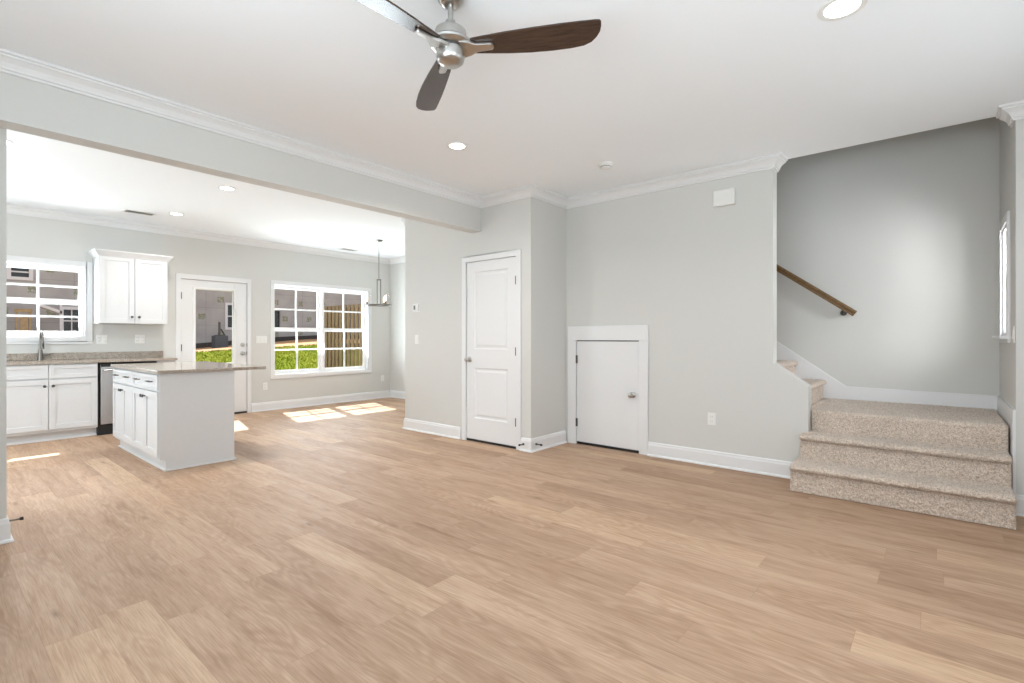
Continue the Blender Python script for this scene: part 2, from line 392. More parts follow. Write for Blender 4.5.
# crown moulding
crown = [(0, CZ-.099), (.015, CZ-.099), (.016, CZ-.086), (.026, CZ-.083), (.027, CZ-.072), (.040, CZ-.050), (.060, CZ-.034), (.072, CZ-.028), (.072, CZ-.018), (.087, CZ-.015), (.088, CZ-.001), (0, CZ-.001)]
struct('trim_1', MB().sweep(crown, [(-1, 3.96), (4.145, 3.96), (4.145, 3.24), (4.805, 3.24), (4.805, 1.085), (4.945, 1.085)]), 'trim_white', 'white crown moulding along header, closet and stair wall', 'moulding')
struct('trim_2', MB().sweep(crown, [(4.945, -.414), (4.805, -.414), (4.805, -1.0), (-1, -1.0), (-1, 3.96)]), 'trim_white', 'white crown moulding returning right of the stair opening', 'moulding')
struct('trim_3', MB().sweep(crown, [(-2, 8.4), (6.15, 8.4), (6.15, 5.34), (4.15, 5.34)]), 'trim_white', 'white crown moulding around the kitchen and dining corner', 'moulding')
# baseboards
bb = [(0, 0), (.030, 0), (.029, .008), (.024, .015), (.016, .018), (.015, .108), (.011, .120), (.010, .132), (.004, .140), (0, .140)]
struct('baseboard_kitchen', MB().sweep(bb, [(3.457, 8.4), (6.15, 8.4), (6.15, 5.34), (4.145, 5.34), (4.145, 4.285)]), 'trim_white', 'white baseboard from garden door round the dining corner to closet door', 'baseboard')
struct('baseboard_closet', MB().sweep(bb, [(4.145, 3.372), (4.145, 3.24), (4.779, 3.24)]), 'trim_white', 'short white baseboard between closet door and small door', 'baseboard')
struct('baseboard_stair', MB().sweep(bb, [(4.805, 2.236), (4.805, .875)]), 'trim_white', 'white baseboard between small door and carpeted steps', 'baseboard')
struct('baseboard_left', MB().sweep(bb, [(-1, 4.17), (.338, 4.17), (.338, 4.75), (-2, 4.75)]), 'trim_white', 'white baseboard around the wall end at far left', 'baseboard')
struct('baseboard_right', MB().sweep(bb, [(4.805, -.39), (4.805, -1.0), (-1, -1.0), (-1, 4.1)]), 'trim_white', 'white baseboard right of the carpeted steps', 'baseboard')
mb = MB().prism([(5.925, .56), (5.925, .705), (4.795, .705), (4.795, 0), (4.96, 0), (4.96, .56)], 0, .016, PYm(-.414))
struct('trim_4', mb, 'trim_white', 'white skirt board at right end of the carpeted steps', 'skirt board')
mb = MB().prism([(-.414, .56), (-.414, .702), (.68, .715), (1.30, 1.16), (4.6, 3.60), (4.6, 3.3), (1.3, .85), (.9, .56)], -.016, 0, PXm(5.94))
struct('trim_5', mb, 'trim_white', 'white skirt board rising along the stairwell wall', 'skirt board')

# ------------------------------------------------------------------ windows
def casing_frame(mb, u0, u1, v0, v1, w, d0, d1, P, bottom=True, wt=None):
    wt = wt or w
    mb.box((u0-w, v0-(w if bottom else 0), d0), (u0, v1+wt, d1), P); mb.box((u1, v0-(w if bottom else 0), d0), (u1+w, v1+wt, d1), P)
    mb.box((u0, v1, d0), (u1, v1+wt, d1), P)
    if bottom: mb.box((u0, v0-w, d0), (u1, v0, d1), P)
    return mb
def sash(par, u0, u1, v0, v1, s, d, P, sb=None, stp=None, name='sash', muntins=True):
    sb = sb or s; stp = stp or s
    mb = MB(); mb.box((u0, v0, d), (u0+s, v1, d+.03), P); mb.box((u1-s, v0, d), (u1, v1, d+.03), P)
    mb.box((u0+s, v0, d), (u1-s, v0+sb, d+.03), P); mb.box((u0+s, v1-stp, d), (u1-s, v1, d+.03), P)
    f = build(name, mb, 'vinyl_white', par, bevel=.002)
    if muntins:
        um = (u0+u1)/2; vm = (v0+sb+v1-stp)/2; g = MB()
        g.box((um-.013, v0+sb, d+.006), (um+.013, v1-stp, d+.024), P); g.box((u0+s, vm-.013, d+.0065), (um-.013, vm+.013, d+.0235), P); g.box((um+.013, vm-.013, d+.0065), (u1-s, vm+.013, d+.0235), P)
        build('muntin_grid', g, 'vinyl_white', f)
    build('pane', MB().box((u0+s-.004, v0+sb-.004, d+.013), (u1-s+.004, v1-stp+.004, d+.017), P), 'clear_glass', f)
    return f
def window(name, label, Y, u0, u1, v0, v1, meet, units, P, cw=.06, sign=1, sillw=0, dep=.1):
    """double-hung window set in the opening u0..u1, v0..v1 (d runs outwards)"""
    r = thing(name, P((u0+u1)/2, v0, 0), label, 'window', kind='structure')
    build('casing', casing_frame(MB(), u0, u1, v0, v1, cw, -.018, 0, P), 'trim_white', r, bevel=.004)
    jb = MB(); jb.box((u0-.001, v0, 0), (u0+.012, v1, dep+.05), P); jb.box((u1-.012, v0, 0), (u1+.001, v1, dep+.05), P)
    jb.box((u0+.012, v1-.012, 0), (u1-.012, v1+.001, dep+.05), P); jb.box((u0+.012, v0-.001, 0), (u1-.012, v0+.012, dep+.05), P)
    build('jamb', jb, 'trim_white', r)
    for a, b_ in units:
        sash(r, a, b_, v0+.012, meet+.032, .045, dep-.01, P, sb=.06, stp=.035, name='lower_sash')
        sash(r, a, b_, meet-.032, v1-.012, .045, dep+.021, P, sb=.035, stp=.048, name='upper_sash')
    if len(units) > 1:
        m_ = MB()
        for (a, b_), (c, d) in zip(units, units[1:]): m_.box((b_, v0+.012, .05), (c, v1-.012, dep+.05), P)
        build('mullion', m_, 'vinyl_white', r)
    return r
window('window_1', 'dining room twin double hung window, left pair shows lawn, right pair shows wooden fence', BY, 3.82, 5.64, .575, 2.09, 1.337, [(3.832, 4.70), (4.735, 5.628)], PYm(BY), .06)
r = window('window_2', 'double hung kitchen window above the sink', BY, .525, 1.41, 1.21, 2.11, 1.652, [(.537, 1.398)], PYm(BY), .062)
build('apron', MB().box((.47, 1.118, -.014), (1.47, 1.15, 0), PYm(BY)), 'trim_white', r, bevel=.003)
P = lambda u, v, d: (u, -.414-d, v)
r = window('window_3', 'small white framed window lighting the stair landing', 0, 5.17, 5.64, 1.22, 2.06, 1.64, [(5.182, 5.628)], P, .06, dep=.07)
build('sill', MB().box((5.08, 1.19, -.06), (5.73, 1.212, 0), P), 'trim_white', r, bevel=.003)
r = window('added_window_4', 'wide living room side window added for fill light, unseen behind the camera', 0, -.7, 1.9, .7, 2.3, 1.5, [(-.688, .59), (.61, 1.888)], lambda u, v, d: (-1-d, u, v), .07, dep=.06)  # this and the two front windows are added, unseen, to frame fill lamps
r = window('added_window_5', 'left living room front window added for fill light, unseen behind the camera', 0, -.25, 1.45, .7, 2.3, 1.5, [(-.238, .59), (.61, 1.438)], lambda u, v, d: (u, -1.0-d, v), .07, dep=.06)
r = window('added_window_6', 'right living room front window added for fill light, unseen behind the camera', 0, 2.35, 4.05, .7, 2.3, 1.5, [(2.362, 3.19), (3.21, 4.038)], lambda u, v, d: (u, -1.0-d, v), .07, dep=.06)
r = window('added_window_7', 'wide unseen window added for light at left end of the kitchen', 0, 4.85, 6.95, .65, 2.35, 1.5, [(4.862, 5.89), (5.91, 6.938)], lambda u, v, d: (-2-d, u, v), .07, dep=.06)  # unseen kitchen window, added as an opening for its fill lamp

# ------------------------------------------------------------------ doors
def hinge(par, u, v, P, h=.09): build('hinge', MB().tube([P(u, v-h/2, -.012), P(u, v+h/2, -.012)], .007, 8).box((u-.012, v-h/2, -.008), (u+.012, v+h/2, -.002), P), 'dark_metal', par)
def knob(par, u, v, P, d0=0, mat='brushed_nickel', name='knob'):
    mb = MB(); c = Vector(P(0, 0, 0)); nv = (Vector(P(0, 0, -1))-c)
    axis = 'x' if abs(nv.x) > .5 else 'y'; sg = nv.x if axis == 'x' else nv.y
    prof = [(.032, 0), (.032, .006), (.026, .012), (.013, .016), (.011, .034), (.020, .040), (.027, .050), (.027, .062), (.020, .070), (.0, .073)]
    mb.lathe([(r_, h*sg) for r_, h in prof], P(u, v, d0), axis, 24); return build(name, mb, mat, par)
# closet door: two raised panels, knob at left, hinges right
P = PXm(4.145)
r = thing('door_1', (4.145, 3.81, 0), 'white two panel closet door with knob left and dark hinges right', 'door', kind='structure')
build('casing', casing_frame(MB(), 3.43, 4.197, 0, 2.073, .062, -.018, 0, P, bottom=False), 'trim_white', r, bevel=.004)
build('jamb', MB().box((3.417, 0, 0), (3.428, 2.083, .12), P).box((4.199, 0, 0), (4.21, 2.083, .12), P).box((3.428, 2.074, 0), (4.199, 2.083, .12), P), 'trim_white', r)
def panel_slab(u0, u1, v0, v1, panels, P, d0=.0, th=.035):
    mb = cells(MB(), u0, u1, v0, v1, panels, d0, d0+th, P)
    for a, b_, c, d in panels:
        # sloped sticking then raised field
        rings = [(0, 0), (.012, .009), (.030, .009), (.048, .003)]
        vs = []
        for i, (ins, dp) in enumerate(rings):
            vs += [P(a+ins, c+ins, d0+dp), P(b_-ins, c+ins, d0+dp), P(b_-ins, d-ins, d0+dp), P(a+ins, d-ins, d0+dp)]
        fs = [(4*i+j, 4*i+(j+1) % 4, 4*i+4+(j+1) % 4, 4*i+4+j) for i in range(3) for j in range(4)]+[(12, 13, 14, 15)]
        mb.add(vs, fs)
        mb.box((a, c, d0+.02), (b_, d, d0+th), P)
    return mb
build('slab', panel_slab(3.433, 4.194, .028, 2.070, [(3.56, 4.075, .27, .852), (3.56, 4.075, 1.065, 1.955)], P, .002), 'trim_white', r)
for z in (1.815, 1.05, .29): hinge(r, 3.437, z, P)
knob(r, 4.146, .945, P, .002)
build('gap_shadow_strip', MB().box((3.43, .001, .004), (4.197, .024, .03), P), 'black_gap', r)
# small understair door
P = PXm(4.805)
r = thing('door_2', (4.805, 2.72, 0), 'small flush white understair door with silver knob', 'door', kind='structure')
build('casing', MB().box((3.103, 0, -.018), (3.209, 1.168, 0), P).box((2.237, 0, -.018), (2.336, 1.168, 0), P).box((2.237, 1.168, -.018), (3.209, 1.326, 0), P), 'trim_white', r, bevel=.004)
build('jamb', MB().box((2.327, 0, 0), (2.333, 1.178, .14), P).box((3.106, 0, 0), (3.112, 1.178, .14), P).box((2.333, 1.171, 0), (3.106, 1.178, .14), P), 'trim_white', r)
build('slab', MB().box((2.339, .03, .003), (3.100, 1.158, .038), P), 'trim_white', r, bevel=.002)
build('gap_shadow_strip', MB().box((2.337, .001, .01), (3.102, .026, .03), P).box((2.337, 1.158, .012), (3.102, 1.168, .03), P), 'black_gap', r)
for z in (.955, .245): hinge(r, 3.099, z, P)
knob(r, 2.412, .60, P, .003)
# exterior glazed door
P = PYm(BY)
r = thing('door_3', (2.93, BY, 0), 'white garden door with tall glass pane beside kitchen counter', 'door', kind='structure')
build('casing', casing_frame(MB(), 2.471, 3.392, 0, 2.058, .062, -.018, 0, P, bottom=False, wt=.07), 'trim_white', r, bevel=.004)
build('jamb', MB().box((2.455, 0, 0), (2.469, 2.072, .15), P).box((3.393, 0, 0), (3.405, 2.072, .15), P).box((2.469, 2.06, 0), (3.393, 2.072, .15), P), 'trim_white', r)
s_ = build('slab', cells(MB(), 2.474, 3.389, .03, 2.055, [(2.645, 3.205, .79, 1.935)], .002, .046, P), 'trim_white', r, bevel=.002)
build('glass_frame', casing_frame(MB(), 2.66, 3.192, .806, 1.918, .03, -.010, .05, P), 'vinyl_white', s_, bevel=.004)
build('pane', MB().box((2.655, .80, .020), (3.197, 1.922, .026), P), 'clear_glass', s_)
build('threshold', MB().box((2.471, 0, -.01), (3.392, .028, .14), P), 'threshold_bronze', r)
for z in (1.81, 1.05, .28): hinge(r, 2.474, z, P, .1)
knob(r, 3.325, .948, P, .002)
build('deadbolt', MB().lathe([(.032, 0), (.032, -.012), (.018, -.018), (.012, -.03), (0, -.03)], (3.325, BY+.002, 1.083), 'y', 24), 'brushed_nickel', r)
build('strike_plate', MB().box((3.388, .92, -.006), (3.397, .975, .0), P).box((3.388, 1.055, -.006), (3.397, 1.11, 0), P), 'dark_metal', r)

# ------------------------------------------------------------------ stairs (carpeted)
def carpet_step(front, z0, z1, back, w0, w1, nose, axis, amp=.0065, nz=1.0):
    """profile swept across the width with a shaggy, noisy surface; axis 'x': run +X, width Y; axis 'y': run +Y, width X"""
    prof = [(front, z0)]
    z = z0
    if nose:
        zt = z1-.052
        k = max(2, int((zt-z0)/.007))
        prof += [(front, z0+(zt-z0)*i/k) for i in range(1, k+1)]
        cx, cz, rr = front+.012, z1-.026, .026
        prof += [(cx-nose*.0-(rr+nose)*math.cos(t)*1.0, cz+rr*math.sin(t)) for t in [(-80+i*13.3)*PI/180 for i in range(0, 13)]]
    else:
        rr = .03; zt = z1-rr; k = max(2, int((zt-z0)/.007))
        prof += [(front, z0+(zt-z0)*i/k) for i in range(1, k+1)]
        prof += [(front+rr-rr*math.cos(t), zt+rr*math.sin(t)) for t in [i*PI/10 for i in range(1, 6)]]
    x = prof[-1][0]; k = max(2, int((back-x)/.008))
    prof += [(x+(back-x)*i/k, z1) for i in range(1, k+1)]
    m_ = len(prof); nw = max(4, int(abs(w1-w0)/.007)); mb = MB(); vs = []; fs = []
    # profile normals
    nr = []
    for i in range(m_):
        a = Vector(prof[max(i-1, 0)]); b_ = Vector(prof[min(i+1, m_-1)]); d = (b_-a).normalized(); nr.append(Vector((-d.y, d.x)))
    for j in range(nw+1):
        w = w0+(w1-w0)*j/nw
        edge = min(j, nw-j); shrink = .012*(1-min(edge, 2)/2)
        for i, (r_, h) in enumerate(prof):
            q = Vector((r_*75, w*75, h*75))
            a = amp*(noise.noise(q)*1.2+noise.noise(q*2.3)*.9)*nz
            if h <= z0+.004 or i == m_-1: a = 0
            dd = a-shrink*(1 if (h > z0+.004 and i < m_-1) else 0)*.6
            rr2 = r_+nr[i].x*dd; hh = h+nr[i].y*dd
            jit = amp*.5*noise.noise(q*1.7+Vector((9, 3, 5))) if 0 < j < nw else 0
            vs.append((rr2, w+jit, hh) if axis == 'x' else (w+jit, rr2, hh))
    for j in range(nw):
        for i in range(m_-1): fs.append((j*m_+i, j*m_+i+1, (j+1)*m_+i+1, (j+1)*m_+i))
    mb.add(vs, fs)
    # end caps: down to the base
    for j in (0, nw):
        b0 = len(mb.v); w = w0+(w1-w0)*j/nw
        mb.v.append((back, w, z0) if axis == 'x' else (w, back, z0))
        mb.f.append(tuple([j*m_+i for i in range(m_)]+[b0]))
    mb.smooth = False
    return mb
st = thing('staircase', (5.2, .2, 0), 'beige carpeted stairs, three steps up to a landing then turning left', 'stairs')
def sbuild(name, mb): 
    o = build(name, mb, 'carpet', st); o.data.polygons.foreach_set('use_smooth', [True]*len(o.data.polygons)); return o
sbuild('step', carpet_step(4.405, .004, .212, 4.70, -.382, .872, .021, 'x'))
sbuild('step', carpet_step(4.672, .195, .410, 4.95, -.384, .852, .021, 'x'))
sbuild('landing', carpet_step(4.893, .395, .588, 5.923, -.386, .806, 0, 'x', amp=.0055))
sbuild('landing', MB().box((4.948, .80, .40), (5.923, .90, .586)))
for k in range(11):
    y = .872+.25*k; z = .588+.185*k
    sbuild('step', carpet_step(y, z-.012, z+.185, y+.28, 4.948, 5.923, .016, 'y', amp=.0055))
hr = thing('handrail', (5.87, 1.2, 1.6), 'brown wooden handrail sloping down the stairwell wall', 'handrail')
y0, z0, y1, z1 = .60, 1.43, 3.6, 1.43+3.0*.742
mb = MB(); Dv = Vector((0, y1-y0, z1-z0)).normalized(); Nv = Vector((0, -Dv.z, Dv.y))
pr = [(-.018, -.030), (.018, -.030), (.020, -.012), (.014, -.004), (.022, .004), (.024, .018), (.015, .030), (-.015, .030), (-.024, .018), (-.022, .004), (-.014, -.004), (-.020, -.012)]
A = Vector((5.865, y0, z0)); B = Vector((5.865, y1, z1))
vs = [A+Vector((a, 0, 0))+Nv*b_ + (Dv*(.0) if True else 0) for a, b_ in pr]+[B+Vector((a, 0, 0))+Nv*b_ for a, b_ in pr]; k = len(pr)
mb.add(vs, [tuple(range(k)), tuple(range(2*k-1, k-1, -1))]+[(i, (i+1) % k, (i+1) % k+k, i+k) for i in range(k)])
build('rail', mb, 'rail_wood', hr)
for t in (.10, 1.25, 2.4):
    c = A+Vector((0, t, t*.742)); 
    mb = MB().tube([c-Vector((0, 0, .035)), c-Vector((0, 0, .06)), c+Vector((.02, 0, -.078)), c+Vector((.045, 0, -.075)), c+Vector((.074, 0, -.06))], .009, 8)
    mb.lathe([(.028, -.001), (.028, -.008), (.018, -.014), (0, -.014)], (5.94, c.y, c.z-.06), 'x', 20)
    build('bracket', mb, 'dark_metal', hr)

# ------------------------------------------------------------------ cabinets
def shaker(par, u0, u1, v0, v1, P, rail=.057, name='door', th=.02, mat='cabinet_white'):
    """overlay shaker front on the plane d=0, projecting to d=-th"""
    mb = MB(); mb.box((u0, v0, -th), (u0+rail, v1, 0), P); mb.box((u1-rail, v0, -th), (u1, v1, 0), P)
    mb.box((u0+rail, v0, -th), (u1-rail, v0+rail, 0), P); mb.box((u0+rail, v1-rail, -th), (u1-rail, v1, 0), P)
    mb.box((u0+rail-.002, v0+rail-.002, -th+.011), (u1-rail+.002, v1-rail+.002, 0), P)
    return build(name, mb, mat, par, bevel=.0015)
def cab_knob(par, u, v, P, d=-.02):
    c = Vector(P(0, 0, 0)); nv = Vector(P(0, 0, -1))-c; axis = 'x' if abs(nv.x) > .5 else 'y'; sg = nv.x if axis == 'x' else nv.y
    build('knob', MB().lathe([(r_, h*sg) for r_, h in [(.008, 0), (.006, .006), (.006, .014), (.014, .018), (.016, .024), (.012, .029), (0, .030)]], P(u, v, d), axis, 18), 'dark_metal', par)
def cab_pull(par, u, v, P, d=-.02, w=.10):
    build('pull', MB().tube([P(u-w/2, v, d+.002), P(u-w/2, v, d-.026), P(u-w/2+.008, v, d-.030), P(u+w/2-.008, v, d-.030), P(u+w/2, v, d-.026), P(u+w/2, v, d+.002)], .0055, 8), 'satin_nickel', par)
P = PYm(7.82)
def base_unit(label, x0, x1):
    r = thing('base_cabinet', ((x0+x1)/2, 8.1, 0), label, 'cabinet')
    build('body', MB().box((x0, 7.82, .105), (x1, 8.395, .68)).box((x0, 7.82, .68), (x1, 7.885, .893)).box((x0, 8.32, .68), (x1, 8.395, .893)).box((x0, 7.885, .68), (x0+.018, 8.32, .893)).box((x1-.018, 7.885, .68), (x1, 8.32, .893)).box((x0, 7.885, .0), (x1, 8.395, .105)), 'cabinet_white', r)
    mid = (x0+x1)/2
    for a, b_, kx in ((x0+.003, mid-.003, mid-.035), (mid+.003, x1-.004, mid+.038)):
        shaker(r, a, b_, .728, .882, P, .045, 'drawer_front')
        d = shaker(r, a, b_, .135, .712, P)
        cab_knob(d, kx, .64, P)
    build('toe_moulding', MB().box((x0, 7.872, 0), (x1, 7.885, .02)), 'trim_white', r)
    return r
base_unit('white base cabinet under the kitchen sink, left of dishwasher', .528, 1.420)
base_unit('white base cabinet at far left, mostly hidden by the wall end', -.37, .522)
tag(build('cabinet_panel', MB().box((2.035, 7.82, 0), (2.225, 8.395, .893)), 'cabinet_white', loc=(2.13, 8.1, 0), bevel=.002), 'white filler cabinet panel between dishwasher and garden door', 'cabinet')
# dishwasher
r = thing('dishwasher', (1.73, 8.1, 0), 'stainless dishwasher with black toe kick beside white base cabinet', 'dishwasher')
build('tub', MB().box((1.424, 7.84, .0), (2.032, 8.39, .888)), 'black_gap', r)
build('door', MB().box((1.446, 7.797, .135), (2.026, 7.838, .868)), 'stainless', r, bevel=.003)
build('toe_kick', MB().box((1.426, 7.83, .003), (2.030, 7.842, .128)), 'black_gap', r)
build('handle', MB().tube([(1.49, 7.797, .80), (1.49, 7.755, .80)], .008, 8).tube([(1.985, 7.797, .80), (1.985, 7.755, .80)], .008, 8).tube([(1.465, 7.752, .80), (2.01, 7.752, .80)], .012, 12), 'stainless', r)
build('control_strip', MB().box((1.448, 7.795, .838), (2.024, 7.84, .872)), 'black_gap', r)
# worktop with sink cut-out, splash, sink, tap
mb = MB(); x0, x1, y0, y1 = .62, 1.32, 7.90, 8.30
mb.box((-.40, 7.775, .895), (x0, 8.398, .925)).box((x1, 7.775, .895), (2.252, 8.398, .925)).box((x0, 7.775, .895), (x1, y0, .925)).box((x0, y1, .895), (x1, 8.398, .925))
tag(build('worktop', mb, 'granite', loc=(1, 8.1, .895)), 'speckled granite worktop along the kitchen back wall', 'worktop')
tag(build('backsplash', MB().box((-.40, 8.376, .926), (2.252, 8.398, 1.008)), 'granite', loc=(1, 8.39, .926), bevel=.002), 'low granite backsplash strip under the kitchen window', 'backsplash')
mb = cells(MB(), x0-.01, x1+.01, y0-.01, y1+.01, [(x0+.004, x1-.004, y0+.004, y1-.004)], .70, .893, lambda u, v, d: (u, v, d)).box((x0-.01, y0-.01, .69), (x1+.01, y1+.01, .70))
tag(build('kitchen_sink', mb, 'stainless', loc=(.97, 8.1, .69)), 'stainless undermount sink below the kitchen window', 'sink')
f = thing('faucet', (.968, 8.335, .925), 'silver pull down faucet standing behind the kitchen sink', 'faucet')
build('body', MB().lathe([(.030, 0), (.030, .006), (.024, .05), (.019, .11), (.015, .14)], (.968, 8.335, .925), n=24), 'satin_nickel', f)
arc = [(.968, 8.335, 1.06), (.968, 8.335, 1.19)]+[(.968, 8.255+.08*math.cos(t), 1.19+.08*math.sin(t)) for t in [i*PI/12 for i in range(1, 13)]]+[(.968, 8.175, 1.15)]
build('spout', MB().tube(arc, .011, 12), 'satin_nickel', f)
build('spray_head', MB().lathe([(.014, .0), (.016, -.03), (.017, -.09), (.013, -.095), (0, -.095)], (.968, 8.175, 1.155), n=18), 'satin_nickel', f)
build('spray_button', MB().box((.962, 8.154, 1.09), (.974, 8.160, 1.13)), 'black_gap', f)
build('lever', MB().tube([(.985, 8.335, .985), (1.02, 8.33, .988), (1.07, 8.315, 1.0), (1.09, 8.31, 1.008)], [.012, .012, .006, .005], 10), 'satin_nickel', f)
# wall cabinet
P = PYm(8.09)
r = thing('wall_cabinet', (1.85, 8.24, 1.38), 'white two door wall cabinet beside the kitchen window', 'cabinet')
build('body', MB().box((1.478, 8.09, 1.38), (2.222, 8.398, 2.262)), 'cabinet_white', r, bevel=.002)
for a, b_, kx in ((1.483, 1.847, 1.817), (1.853, 2.217, 1.893)):
    d = shaker(r, a, b_, 1.385, 2.245, P); cab_knob(d, kx, 1.468, P)
cc = [(0, 2.235), (.006, 2.235), (.014, 2.25), (.045, 2.292), (.052, 2.298), (.055, 2.314), (0, 2.314)]
build('crown', MB().sweep(cc, [(2.222, 8.398), (2.222, 8.07), (1.478, 8.07), (1.478, 8.398)][::-1]), 'cabinet_white', r)
build('top_panel', MB().box((1.478, 8.07, 2.262), (2.222, 8.398, 2.31)), 'cabinet_white', r)

# island: two cabinets with fronts on the left, overhanging slab
P = PXm(1.395)
def isl(label, y0, y1, end):
    r = thing('island_cabinet', (1.70, (y0+y1)/2, 0), label, 'cabinet')
    mb = MB().box((1.395, y0, .105), (2.01, y1, .874)).box((1.44, y0, 0), (2.01, y1, .105))
    build('body', mb, 'cabinet_white', r)
    if end: build('end_panel', MB().prism([(1.393, .105), (1.393, .874), (2.012, .874), (2.012, 0), (1.436, 0), (1.436, .105)], -.012, 0, PYm(y0)), 'cabinet_white', r)
    mid = (y0+y1)/2
    d = shaker(r, y0+.006, y1-.004, .722, .862, P, .03, 'drawer_front')
    for q in (-.2, .2): cab_pull(d, mid+q, .80, P)
    for a, b_, kx in ((y0+.006, mid-.002, mid-.028), (mid+.002, y1-.004, mid+.03)):
        e = shaker(r, a, b_, .128, .708, P, .057); cab_knob(e, kx, .655, P)
    ms = [((1.424, y0-.012 if end else y0, 0), (1.44, y1, .018)), ((2.012, y0-.028 if end else y0, 0), (2.03, y1, .018))]
    if end: ms.append(((1.424, y0-.028, 0), (2.012, y0-.012, .018)))
    for a, b_ in ms: build('shoe_moulding', MB().box(a, b_), 'trim_white', r, bevel=.004)
    return r
isl('white island cabinet nearest the camera, with plain end panel facing the room', 5.287, 6.08, True)
isl('white island cabinet farther from the camera, nearest the back counter', 6.082, 6.86, False)
tag(build('island_worktop', MB().box((1.362, 5.24, .876), (2.305, 6.895, .906)), 'granite', loc=(1.83, 6.05, .876), bevel=.003), 'granite slab on the kitchen island, overhanging to the right', 'worktop')

# ------------------------------------------------------------------ ceiling fan
FX, FY = 1.577, 1.70
fan = thing('ceiling_fan', (FX, FY, CZ), 'three blade ceiling fan, dark walnut blades on brushed nickel motor', 'ceiling fan')
build('canopy', MB().lathe([(.064, -.001), (.064, -.012), (.056, -.030), (.042, -.046), (.028, -.050), (0, -.050)], (FX, FY, CZ), n=36), 'brushed_nickel', fan)
build('downrod', MB().lathe([(.0125, 2.62), (.0125, 2.72)], (FX, FY, 0), n=18), 'brushed_nickel', fan)
build('yoke_cover', MB().lathe([(.014, 2.655), (.022, 2.65), (.024, 2.635), (.040, 2.618), (.044, 2.603)], (FX, FY, 0), n=28), 'brushed_nickel', fan)
build('motor_housing', MB().lathe([(.044, 2.606), (.070, 2.603), (.072, 2.597), (.072, 2.566), (.086, 2.558), (.098, 2.546), (.096, 2.536), (.084, 2.526), (.066, 2.521), (0, 2.518)], (FX, FY, 0), n=44), 'brushed_nickel', fan)
build('bottom_cap', MB().lathe([(.063, 2.524), (.065, 2.516), (.065, 2.482), (.060, 2.464), (.044, 2.452), (.022, 2.447), (0, 2.446)], (FX, FY, 0), n=40), 'brushed_nickel', fan)
build('cap_groove', MB().lathe([(.0645, 2.523), (.0665, 2.521), (.0665, 2.515), (.0645, 2.513)], (FX, FY, 0), n=40), 'dark_metal', fan)
def blade(ang):
    pitch = math.radians(13.5)
    R = Matrix.Rotation(ang, 4, 'Z') @ Matrix.Rotation(-pitch, 4, 'X'); T = Vector((FX, FY, 2.528))
    # outline in (radial, tangential): straight root, broad middle, rounded asymmetric tip
    top = [(.10, .040), (.16, .047), (.26, .056), (.38, .063), (.50, .068), (.60, .069), (.655, .069)]
    tip = [(.674, .066), (.680, .058), (.680, .035), (.675, .008), (.660, -.020), (.638, -.044)]
    bot = [(.605, -.060), (.55, -.068), (.46, -.072), (.36, -.070), (.26, -.062), (.16, -.050), (.10, -.042)]
    pts = [(a, -b_) for a, b_ in top+tip+bot][::-1]
    mb = MB().prism(pts, -.004, .004, lambda a, b_, d: T + R @ Vector((a, b_, d)))
    bl = build('blade', mb, 'walnut_blade', None, loc=(0, 0, 0), bevel=.0015)
    # keep the blade's own axes so the grain follows its length
    M = Matrix.Translation(T) @ R
    bl.data.transform(M.inverted()); bl.parent = fan; bl.matrix_local = Matrix.Translation(-Vector(fan.location)) @ M
    arm = MB()
    def Q(a, b_, d): return T + R @ Vector((a, b_, d))
    arm.prism([(.05, .050), (.09, .040), (.125, .022), (.195, .017), (.202, .010), (.202, -.010), (.195, -.017), (.125, -.022), (.09, -.040), (.05, -.050)], -.020, -.0045, Q)
    build('blade_arm', arm, 'brushed_nickel', fan, bevel=.004)
for a in (-59.7, 60.3, 180.3): blade(math.radians(a))

# ------------------------------------------------------------------ ceiling fixtures
RL = None
def downlight(x, y, label, watts, group='round recessed ceiling lights', r=.085):
    t = thing('recessed_light', (x, y, CZ), label, 'ceiling light', group)
    build('trim_ring', MB().lathe([(r*.74, -.001), (r*.74, -.006), (r*.86, -.009), (r, -.006), (r, -.0005)], (x, y, CZ), n=40), 'plastic_white', t)
    build('lens', MB().lathe([(r*.75, -.0035), (r*.75, -.001), (0, -.001)][::-1], (x, y, CZ-.002), n=40), 'lamp_white', t)
    d = bpy.data.lights.new('lamp', 'AREA'); d.energy = watts; d.shape = 'DISK'; d.size = .11; d.color = (1, .97, .93); d.spread = math.radians(150)
    lo = bpy.data.objects.new('lamp', d); COL.objects.link(lo); lo.parent = t; lo.location = (0, 0, -.014)
sc_ = (CZ-1.2)/1.59
downlight(2.868*sc_, .345*sc_, 'round recessed light at top right, right of the ceiling fan', 12, r=.10)
downlight(2.885*sc_, 3.03*sc_, 'round recessed light on living room ceiling, just below fan blade tip', 12)
downlight(.42*sc_, 5.77*sc_, 'round recessed light on kitchen ceiling at far left edge, by the wall end', 12)
downlight(2.125*sc_, 5.763*sc_, 'round recessed light over the island, second from left on kitchen ceiling', 12)
downlight(2.149*sc_, 7.45*sc_, 'round recessed light on kitchen ceiling near the wall cabinet', 12)
x, y = 4.073*sc_, 2.311*sc_
t = thing('smoke_detector', (x, y, CZ), 'round white smoke detector on ceiling above the small door', 'smoke detector')
build('base_ring', MB().lathe([(.070, -.0005), (.070, -.010), (.062, -.014), (0, -.014)], (x, y, CZ), n=36), 'plastic_white', t)
build('body', MB().lathe([(.056, -.013), (.056, -.020), (.048, -.024), (.048, -.034), (.038, -.042), (.020, -.044), (.019, -.041), (0, -.041)], (x, y, CZ), n=36), 'plastic_white', t)
build('sensor_slot', MB().lathe([(.0495, -.026), (.050, -.029), (.0495, -.032)], (x, y, CZ), n=36), 'slot_grey', t)
